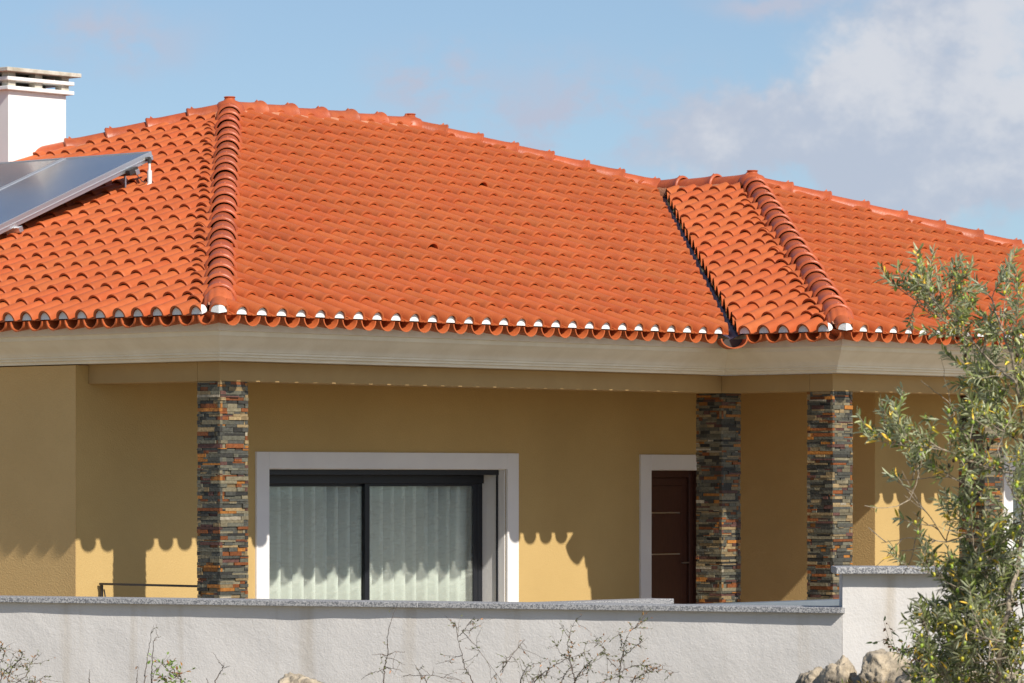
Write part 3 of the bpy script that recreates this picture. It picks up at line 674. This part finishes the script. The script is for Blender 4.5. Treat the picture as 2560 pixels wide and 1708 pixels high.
# ------------------------------------------------------------------ boundary walls
def garden_wall(p0, p1, ztop, name, label, ov, thick, seed, cop=.04, cwid=.42, zbot=-.1, nx=180):
    p0, p1 = Vector(p0), Vector(p1); d = (p1 - p0); ln = d.length; d.normalize(); n = Vector((d.y, -d.x, 0))      # n points at the camera
    if n.y > 0: n = -n
    w = empty(name, (p0.x, p0.y, 0), math.atan2(d.y, d.x)); tag(w, label, 'wall', 'rendered boundary walls')
    sg = -1 if (Matrix.Rotation(math.atan2(d.y, d.x), 3, 'Z') @ Vector((0, 1, 0))).dot(n) < 0 else 1
    m = MB(); zt_ = ztop - cop; nz_ = 40; F = []
    for j in range(nz_ + 1):
        for i in range(nx + 1):
            x = ln * i / nx; z = zbot + (zt_ - zbot) * j / nz_
            q = mnoise.noise((x * .8 + seed, z * .8, 0)) * .018 + mnoise.noise((x * 3.1, z * 3.1 + seed, 2)) * .006
            F.append((x, sg * q, z))
    m.add(F, [(j * (nx + 1) + i, j * (nx + 1) + i + 1, (j + 1) * (nx + 1) + i + 1, (j + 1) * (nx + 1) + i) for j in range(nz_) for i in range(nx)])
    m.add([(0, -sg * .03, zbot), (ln, -sg * .03, zbot), (ln, -sg * thick, zbot), (0, -sg * thick, zbot), (0, -sg * .03, zt_), (ln, -sg * .03, zt_), (ln, -sg * thick, zt_), (0, -sg * thick, zt_)],
          [(1, 2, 6, 5), (2, 3, 7, 6), (3, 0, 4, 7), (4, 5, 6, 7), (0, 1, 5, 4)])
    # end returns from front skin to the core
    for e_, x in ((0, 0), (nx, ln)):
        colv = [F[j * (nx + 1) + e_] for j in range(nz_ + 1)]; m.add(colv + [(x, -sg * .06, c_[2]) for c_ in colv], [(j, j + 1, nz_ + 2 + j, nz_ + 1 + j) for j in range(nz_)])
    m.build('wall_body', M['boundary'], w, smooth=60)
    return w, ln, sg
zc = EYE - .9307
d_ = Vector((2.3831 + 3.9913, 30.1998 - 32.9158, 0)).normalized()
pL = Vector((-3.9913, 32.9158, 0)) - d_ * 1.2; pR = Vector((2.36, 30.215, 0))
w1, ln1, sg1 = garden_wall(pL, pR, zc, 'garden_wall', 'long low grey white rendered wall with granite coping in front of the house', .06, .3, 1.3)
xj = 1.2 + 2.03
for k, (xa, xb) in enumerate(((0, 1.2 + .783), (1.2 + .787, 1.2 + 3.6), (1.2 + 3.603, ln1 + .02))):
    m = MB(); ya, yb = sorted((sg1 * .06, -sg1 * .36)); m.box(xa, xb, ya, yb, zc - .040, zc); m.build('coping', M['granite'], w1, bevel=.004)
zh = EYE - .638
w2, ln2, sg2 = garden_wall((2.365, 30.215, 0), (9.5, 30.215, 0), zh, 'garden_wall', 'taller rendered wall with granite coping, right end behind the olive tree', .1, .3, 7.7)
m = MB(); ya, yb = sorted((sg2 * .10, -sg2 * .36)); m.box(-.055, ln2, ya, yb, zh - .050, zh); m.build('coping', M['granite'], w2, bevel=.006)

# ------------------------------------------------------------------ ground
m = MB()
xs = [-400, -150, -60, -30, -15] + [x * .5 for x in range(-18, 30)] + [20, 30, 60, 150, 400]
ys = [-60, -20, 0, 10, 16, 20] + [22 + .4 * k for k in range(0, 24)] + [34, 40, 60, 120, 400, 900]
def gh(x, y):
    wy = 30.2 + max(0, (2.36 - x)) * .426 if x < 2.36 else 30.2
    f = min(1, max(0, (wy + .3 - y) / .6))
    h = .27 + .04 * mnoise.noise((x * .7, y * .7, 0))
    if x > 1.8: h += .20 * min(1, (x - 1.8) / .5)
    far = max(0, min(1, (24 - y) / 12)); h *= 1 - far
    return -.15 * (1 - f) + h * f
m.add([(x, y, gh(x, y)) for y in ys for x in xs], [(j * len(xs) + i, j * len(xs) + i + 1, (j + 1) * len(xs) + i + 1, (j + 1) * len(xs) + i) for j in range(len(ys) - 1) for i in range(len(xs) - 1)])
tag(m.build('ground', M['ground'], smooth=180), kind='structure')

# ------------------------------------------------------------------ rocks
def rock(px, py, D, rx, ry, rz_, seed, label):
    p = at(px, py, D); bm = bmesh.new(); bmesh.ops.create_icosphere(bm, subdivisions=5, radius=1)
    for v in bm.verts:
        c = v.co.copy(); s_ = Vector((seed * 3.1, seed * 1.7, seed))
        k = 1 + .30 * mnoise.noise(c * 1.1 + s_) + .15 * mnoise.noise(c * 2.7 + s_) - .13 * abs(mnoise.noise(c * 3.5 + s_)) + .10 * abs(mnoise.noise(c * 8 + s_)) + .05 * mnoise.noise(c * 17 + s_)
        cell = mnoise.voronoi(c * 1.3 + s_)[0]; k += .10 * (cell[1] - cell[0])
        v.co = Vector((c.x * rx, c.y * ry, c.z * rz_)) * k
    me = bpy.data.meshes.new('rock'); bm.to_mesh(me); bm.free(); me.materials.append(M['rock']); me.polygons.foreach_set('use_smooth', [True] * len(me.polygons))
    o = bpy.data.objects.new('rock', me); C.objects.link(o); o.location = (p.x, p.y, p.z - rz_ * .92); o.rotation_euler = (0, 0, seed)
    tag(o, label, 'rock', 'limestone rocks at the foot of the wall')
rock(752, 1690, 29, .22, .2, .16, 1, 'pale rounded rock alone at the lower middle left of the wall')
rock(2040, 1678, 29, .13, .14, .14, 2, 'smallest grey rock, leftmost of the pile at the right')
rock(2098, 1656, 28.8, .12, .15, .2, 3, 'grey pointed rock second in the pile beside the wall crack')
rock(2215, 1636, 28.6, .24, .2, .24, 4, 'big beige boulder just left of the olive tree')
rock(2345, 1652, 28.3, .24, .2, .2, 5, 'wide beige boulder in the shade of the olive tree')
rock(2470, 1668, 28.0, .22, .2, .2, 6, 'low beige rock beneath the dense olive foliage')
rock(2290, 1694, 27.6, .2, .2, .18, 9, 'sunlit flat rock at the bottom edge in front of the boulders')

# ------------------------------------------------------------------ vegetation
def leaf(mb, p, d, n, ln, wd_, col, fold=.25):
    d = d.normalized(); s_ = d.cross(n); s_ = s_.normalized() if s_.length > 1e-4 else d.orthogonal().normalized(); n = s_.cross(d)
    mb.col = col; cv = n * ln * -.08
    P = [p, p + d * ln * .3 + s_ * wd_ * .5 + n * wd_ * fold, p + d * ln * .35, p + d * ln * .3 - s_ * wd_ * .5 + n * wd_ * fold,
         p + d * ln * .7 + s_ * wd_ * .42 + n * wd_ * fold + cv, p + d * ln * .7 + cv, p + d * ln * .7 - s_ * wd_ * .42 + n * wd_ * fold + cv, p + d * ln + cv * 2]
    mb.add(P, [(0, 1, 2), (0, 2, 3), (1, 4, 5, 2), (2, 5, 6, 3), (4, 7, 5), (5, 7, 6)])
def rv(r): return Vector((r.gauss(0, 1), r.gauss(0, 1), r.gauss(0, 1)))
def smooth_path(pts, n):
    out = []
    P = [pts[0]] + pts + [pts[-1]]
    for i in range(1, len(P) - 2):
        for k in range(n):
            t = k / n; a, b, c, d = P[i - 1], P[i], P[i + 1], P[i + 2]
            out.append(.5 * ((2 * b) + (c - a) * t + (2 * a - 5 * b + 4 * c - d) * t * t + (3 * b - a - 3 * c + d) * t ** 3))
    out.append(P[-2]); return out
oliv = empty('olive_tree', (3.2, 26.3, .3)); tag(oliv, 'olive tree with narrow grey green leaves and yellow olives at the right edge', 'tree')
T = MB(); LV = MB(); FR = MB(); rt = random.Random(11)
OFS = Vector((-3.2, -26.3, -.3))
def olive_leafs(p, d, n_, sc_, dens=1, bright=1, up=.25):
    """a leafy sprig: opposite pairs along a short stem"""
    d = d.normalized(); n_ = n_ + 2; ln = n_ * .018; pts = [p]; q = p.copy(); dd = d.copy()
    for i in range(n_):
        dd = (dd + Vector((0, 0, up * .12)) + rv(rt) * .05).normalized(); q = q + dd * .018; pts.append(q.copy())
    T.tube([x + OFS for x in pts[::2] + [pts[-1]]], [.0026] * (len(pts[::2])) + [.001], 4, cap=False)
    ang = rt.uniform(0, 3)
    for i in range(1, n_ + 1):
        if rt.random() > dens: continue
        ax = (pts[i] - pts[i - 1]).normalized(); o1 = ax.orthogonal().normalized(); o2 = ax.cross(o1); ang += 1.57 + rt.gauss(0, .25)
        for sg in (-1, 1):
            if rt.random() < .12: continue
            s_ = (o1 * math.cos(ang) + o2 * math.sin(ang)) * sg
            dl = (ax * rt.uniform(.55, 1.15) + s_ * .8 + rv(rt) * .12).normalized()
            k = rt.uniform(.65, 1.35) * bright; yl = rt.random()
            c = (k, k, k, 1) if yl > .05 else (k * 3.2, k * 2.0, k * .5, 1)
            if yl > .93: c = (k * 1.5, k * 1.5, k * 1.2, 1)
            leaf(LV, pts[i] + OFS, dl, (s_.cross(ax) + Vector((0, 0, .9)) + rv(rt) * .4), rt.uniform(.050, .084) * sc_, rt.uniform(.012, .018) * sc_, c)
        if rt.random() < .15:
            c_ = pts[i] + rv(rt) * .010 + Vector((0, 0, -.014)) + OFS; rr = rt.uniform(.0085, .0125)
            yk = rt.random(); FR.col = ((1.3, 1.15, .8, 1) if yk < .45 else (.75, 1.0, 1.0, 1)) if yk < .93 else (.12, .06, .3, 1)
            bmv = []
            for a_ in range(5):
                ph = math.pi * a_ / 4
                for b_ in range(7): bmv.append(c_ + Vector((math.sin(ph) * math.cos(b_ * .898) * rr, math.sin(ph) * math.sin(b_ * .898) * rr, math.cos(ph) * rr * 1.35)))
            FR.add(bmv, [(a_ * 7 + b_, a_ * 7 + (b_ + 1) % 7, (a_ + 1) * 7 + (b_ + 1) % 7, (a_ + 1) * 7 + b_) for a_ in range(4) for b_ in range(7)])
def limb(pp, D, r0, r1, tw_=14, leafy=(0, 1), tl=(.12, .35), dens=1, bright=1, dj=.25, tips=True, upb=.5):  # bright below one puts the lower crown's shade into the leaf colour
    tw = int(tw_ * (.88 if dens > .3 else 1))
    pts = [at(x + 18, y + 5, D + dj * math.sin(i * 1.7 + D * 9)) for i, (x, y) in enumerate(pp)]
    path = smooth_path(pts, 6); path = [p + rv(rt) * .004 for p in path]; n = len(path)
    T.tube([p + OFS for p in path], [r0 + (r1 - r0) * i / (n - 1) for i in range(n)], 6)
    for k in range(tw):
        t = leafy[0] + (leafy[1] - leafy[0]) * (k + rt.random()) / tw; i = min(n - 2, int(t * (n - 1)))
        base = path[i]; ax = (path[i + 1] - path[i]).normalized()
        d = (ax * rt.uniform(.2, .9) + rv(rt) * .55 + Vector((0, 0, upb))).normalized(); ln = rt.uniform(*tl)
        ns = max(2, int(ln / .05)); q = base.copy(); tp = [q.copy()]
        for s_ in range(ns):
            d = (d + rv(rt) * .13 + Vector((0, 0, .03))).normalized(); q = q + d * .05; tp.append(q.copy())
            if rt.random() < .55 * dens: olive_leafs(q, (d + rv(rt) * .6).normalized(), rt.randint(3, 7), 1, dens, bright)
        T.tube([x + OFS for x in tp], [max(.0018, .0042 - .0004 * j) for j in range(len(tp))], 4, cap=False)
        if dens > 0: olive_leafs(tp[-1], d, rt.randint(5, 9), 1, min(1, dens + .2), bright)
    if tips and dens > 0: olive_leafs(path[-1], (path[-1] - path[-2]), 9, 1, 1, bright)
limb([(2560, 1900), (2480, 1700), (2500, 1520), (2530, 1380), (2545, 1150), (2522, 940), (2490, 830), (2455, 735)], 26.0, .020, .004, 20, (.45, 1))
limb([(2522, 950), (2440, 880), (2370, 800), (2318, 750), (2292, 705)], 25.8, .008, .003, 22, (.25, 1), (.08, .22))
limb([(2400, 835), (2330, 790), (2262, 735)], 26.1, .005, .0025, 9, (.3, 1), (.06, .16))
limb([(2545, 1180), (2460, 1165), (2340, 1120), (2250, 1110), (2185, 1086)], 25.9, .008, .0025, 22, (.2, 1), (.08, .24))
limb([(2540, 1050), (2470, 1060), (2409, 1040), (2340, 990), (2284, 946)], 26.2, .006, .002, 5, (.05, .5), (.1, .25), .5, tips=False)
limb([(2420, 1120), (2375, 1050), (2355, 990), (2336, 893)], 25.7, .005, .0015, 4, (0, .5), (.08, .2), .6, tips=False)
limb([(2545, 1300), (2440, 1320), (2350, 1350), (2270, 1340), (2190, 1352)], 25.9, .006, .0015, 10, (0, 1), (.1, .35), 0.0, tips=False, upb=.1)
limb([(2350, 1350), (2300, 1280), (2240, 1230)], 26.0, .004, .0015, 7, (0, 1), (.08, .3), 0.06, tips=False, upb=.3)
limb([(2450, 1240), (2380, 1200), (2330, 1190), (2240, 1195)], 26.1, .005, .002, 9, (.1, 1), (.08, .22), .8)
limb([(2490, 1560), (2420, 1510), (2350, 1450), (2310, 1425)], 25.8, .007, .002, 14, (.1, 1), (.08, .24), .9, .8)
limb([(2490, 1600), (2420, 1590), (2360, 1595), (2300, 1585)], 25.6, .007, .002, 20, (.1, 1), (.08, .22), 1, .8)
limb([(2500, 1640), (2430, 1650), (2370, 1665), (2320, 1690)], 25.6, .006, .002, 18, (.1, 1), (.08, .22), 1, .8)
limb([(2520, 1500), (2450, 1440), (2420, 1370), (2390, 1300)], 25.9, .006, .002, 20, (.1, 1), (.08, .26), 1, .85)
limb([(2540, 1400), (2580, 1300), (2560, 1240), (2580, 1120)], 25.6, .007, .002, 20, (.1, 1), (.08, .26), 1)
limb([(2522, 960), (2570, 900), (2590, 850), (2600, 810)], 26.2, .008, .003, 18, (.1, 1), (.08, .24))
limb([(2520, 1000), (2470, 950), (2440, 900), (2420, 830)], 26.3, .006, .002, 16, (.1, 1), (.08, .22))
limb([(2540, 1120), (2490, 1060), (2450, 1000), (2430, 960)], 26.4, .005, .002, 12, (.1, 1), (.08, .22))
limb([(2500, 1700), (2550, 1640), (2600, 1560), (2640, 1450)], 25.8, .010, .003, 24, (.1, 1), (.1, .28), 1, .85)
limb([(2500, 1660), (2460, 1580), (2440, 1520), (2440, 1460)], 26.1, .008, .003, 24, (.1, 1), (.1, .26), 1, .8)
limb([(2500, 1700), (2440, 1640), (2400, 1560), (2395, 1490)], 26.5, .007, .003, 22, (.1, 1), (.1, .24), 1, .7)
limb([(2520, 1640), (2500, 1560), (2510, 1480), (2500, 1400)], 26.5, .007, .003, 26, (.1, 1), (.1, .24), 1, .7)
limb([(2500, 1720), (2450, 1690), (2400, 1640), (2350, 1620)], 26.4, .007, .003, 22, (.1, 1), (.1, .22), 1, .7)
limb([(2500, 1720), (2420, 1700), (2380, 1720), (2330, 1730)], 25.9, .007, .003, 18, (.1, 1), (.1, .26), 1, .8)
limb([(2545, 1180), (2600, 1080), (2660, 1010), (2720, 960)], 26.0, .012, .004, 26, (.2, 1), (.15, .4))
limb([(2600, 1500), (2680, 1350), (2740, 1200), (2800, 1080)], 26.3, .012, .004, 26, (.2, 1), (.15, .4))
limb([(2560, 1900), (2600, 1700), (2700, 1560), (2780, 1480)], 26.1, .02, .005, 26, (.2, 1), (.15, .4))
limb([(2540, 1260), (2500, 1200), (2480, 1120), (2500, 1060)], 25.5, .005, .002, 12, (.1, 1), (.08, .22))
T.build('trunk', M['bark'], oliv, smooth=60); LV.build('crown', M['leaf'], oliv, color=True)
fo = FR.build('olives', M['olive'], oliv, smooth=180, color=True); fo['kind'] = 'stuff'

def shrub(label, stems, D, leafn=1.0, seed=1, green=(1, 1, 1), twn=1.0, lsz=1.0, thorn=True, cat='shrub', name='thorny_shrub'):
    rs = random.Random(seed); base = at(*stems[0][0], D); base.z = gh(base.x, base.y)
    root = empty(name, base); tag(root, label, cat, 'thin shrubs in front of the wall' if cat == 'shrub' else None)
    S = MB(); F = MB(); of = -base
    for j, st in enumerate(stems):
        pts = [at(x, y, D + .10 * math.sin(i * 1.3 + j * 2)) for i, (x, y) in enumerate(st)]
        if st[0][1] >= 1700: pts = [Vector((pts[0].x, pts[0].y, base.z - .02))] + pts
        path = [p + rv(rs) * .003 for p in smooth_path(pts, 7)]; n = len(path)
        r0 = .0052 if j == 0 or st[0][1] >= 1700 else .0028
        S.tube([p + of for p in path], [r0 + (.0010 - r0) * i / (n - 1) for i in range(n)], 5)
        tot = sum((path[i + 1] - path[i]).length for i in range(n - 1))
        for k in range(int(tot * 17 * twn)):
            i = rs.randrange(n // 4, n - 1) if n > 6 else rs.randrange(0, n - 1); p = path[i]; ax = (path[i + 1] - path[i]).normalized()
            d = (ax * .5 + rv(rs) * .7).normalized(); ln = rs.uniform(.02, .11) if rs.random() < .8 else rs.uniform(.1, .2); q = [p]
            for s_ in range(3): d = (d + rv(rs) * .2).normalized(); q.append(q[-1] + d * ln / 3)
            S.tube([x + of for x in q], [.0020, .0017, .0013, .0008], 4, cap=False)
            for s_ in range(4):
                if rs.random() < .8 * leafn:
                    k_ = rs.uniform(.6, 1.4); c = (k_ * green[0], k_ * green[1], k_ * green[2], 1)
                    if rs.random() < .28: c = (k_ * 2.6, k_ * 1.1, k_ * .9, 1)
                    leaf(F, q[s_] + of, (d + rv(rs) * .7), rv(rs) + Vector((0, 0, 1)), rs.uniform(.016, .032) * lsz, rs.uniform(.007, .012) * lsz, c)
    S.build('stems', M['twig'], root, smooth=60)
    if F.v: F.build('leaves', M['shrubleaf'], root, color=True)
D0 = 28.9
shrub('single tall bare shoot reaching over the granite coping below the window', [[(960, 1712), (962, 1670), (969, 1635), (971, 1579), (980, 1545), (993, 1517)], [(969, 1638), (950, 1636), (929, 1638)], [(968, 1638), (990, 1630), (1013, 1631)], [(966, 1645), (990, 1650), (1014, 1664)], [(963, 1672), (940, 1680), (913, 1689)], [(964, 1670), (985, 1672), (1008, 1680)]], D0, .45, 2, twn=.5)
shrub('forked thorny shrub with bare crossing twigs, left of the pair under the window', [[(1183, 1712), (1168, 1680), (1156, 1644), (1144, 1591), (1138, 1552)], [(1145, 1592), (1165, 1570), (1186, 1540)], [(1153, 1578), (1180, 1573), (1209, 1556)], [(1156, 1579), (1185, 1610), (1210, 1644), (1261, 1712)], [(1007, 1690), (1060, 1688), (1110, 1693), (1156, 1701)], [(1255, 1680), (1262, 1655), (1290, 1625), (1312, 1598)], [(1156, 1640), (1135, 1645), (1122, 1655)], [(1068, 1712), (1050, 1685), (1036, 1660)]], D0 + .1, .55, 3)
shrub('low twiggy shrub with small brown leaves right of the forked shrub', [[(1438, 1712), (1432, 1680), (1423, 1644), (1420, 1610), (1426, 1579), (1441, 1549)], [(1333, 1712), (1370, 1675), (1411, 1650), (1476, 1626)], [(1250, 1680), (1280, 1640), (1312, 1598)], [(1423, 1650), (1400, 1630), (1388, 1610)], [(1300, 1712), (1310, 1680), (1325, 1660)], [(1430, 1665), (1410, 1690), (1405, 1712)], [(1330, 1712), (1345, 1690), (1370, 1688)]], D0 - .1, .8, 4, twn=1.5)
shrub('leafiest thorny shrub with upright stem below the door', [[(1548, 1712), (1550, 1680), (1554, 1647), (1562, 1610), (1575, 1580), (1607, 1553)], [(1435, 1712), (1452, 1680), (1470, 1659), (1509, 1626)], [(1540, 1668), (1518, 1645), (1506, 1618), (1480, 1605)], [(1552, 1680), (1590, 1665), (1640, 1670), (1695, 1683)], [(1556, 1640), (1585, 1620), (1608, 1595)], [(1580, 1712), (1600, 1690), (1630, 1680)], [(1560, 1612), (1550, 1595), (1546, 1582)], [(1552, 1690), (1520, 1700), (1500, 1712)]], D0 + .05, 1, 5, twn=1.8)
shrub('dense thorny shrub with reddish leaves in the bottom left corner', [[(18, 1712), (30, 1670), (50, 1650), (57, 1628)], [(-30, 1712), (-10, 1660), (5, 1610)], [(40, 1712), (65, 1690), (75, 1665), (84, 1642)], [(0, 1712), (10, 1680), (30, 1665), (70, 1667)], [(60, 1712), (90, 1705), (115, 1688)], [(-20, 1690), (10, 1640), (12, 1627)]], D0 + 2.2, 1, 6, twn=1.8)
shrub('pair of tall straight dry stalks left of the green sprig', [[(360, 1712), (366, 1660), (374, 1610), (384, 1561)], [(378, 1712), (381, 1650), (387, 1600), (398, 1594)], [(342, 1712), (343, 1690), (344, 1665)], [(380, 1712), (385, 1685), (393, 1670)]], D0 + 1, .25, 7, twn=.35)
shrub('brown twig carrying bright green leaves', [[(465, 1715), (445, 1695), (425, 1678), (399, 1655)], [(440, 1690), (432, 1670), (426, 1648)], [(452, 1700), (448, 1690), (444, 1682)], [(415, 1712), (410, 1700), (414, 1690)]], D0 + 1, 1, 8, green=(1.6, 2.2, 1.2), twn=1.3, lsz=1.5)
shrub('faint thin forked twig against the pale wall', [[(537, 1712), (545, 1690), (557, 1670), (548, 1655), (530, 1630)], [(557, 1670), (575, 1665)], [(557, 1670), (562, 1655)], [(520, 1712), (515, 1695)]], D0 + .8, .1, 9, twn=.15)
shrub('short upright brown reed stalk near the left', [[(222, 1712), (223, 1695), (224, 1674)]], D0 + 1.5, .0, 10, twn=.1)
shrub('light green leafy shrub at the foot of the olive tree by the boulders', [[(2290, 1712), (2280, 1660), (2260, 1620), (2245, 1590)], [(2285, 1690), (2300, 1650), (2310, 1610)], [(2280, 1660), (2320, 1640), (2345, 1630)], [(2262, 1640), (2235, 1620), (2215, 1590)], [(2300, 1712), (2340, 1690), (2370, 1650)]], 27.6, 1, 12, green=(1.5, 1.8, 1.3), twn=2.4, lsz=1.6)
# leaf litter and dry weeds under the tree
m = MB(); rs = random.Random(31)
for k in range(2600):
    x = rs.uniform(1.95, 4.2); y = rs.uniform(25.5, 29.9); p = Vector((x, y, gh(x, y) + .01)); k_ = rs.uniform(.6, 1.3)
    c = rs.choice(((2.4, 1.5, 1.1, 1), (1.6, 1.2, .9, 1), (1, 1.1, .8, 1))); leaf(m, p, Vector((rs.gauss(0, 1), rs.gauss(0, 1), rs.uniform(.1, 1.4))), Vector((0, 0, 1)) + rv(rs) * .4, rs.uniform(.03, .09), .011, (c[0] * k_, c[1] * k_, c[2] * k_, 1))
tag(m.build('leaf_litter', M['shrubleaf'], color=True), 'dry leaves and weeds on the ground under the olive tree', 'leaf litter', kind='stuff')

sc.render.film_transparent = False
sc.cycles.max_bounces = 8
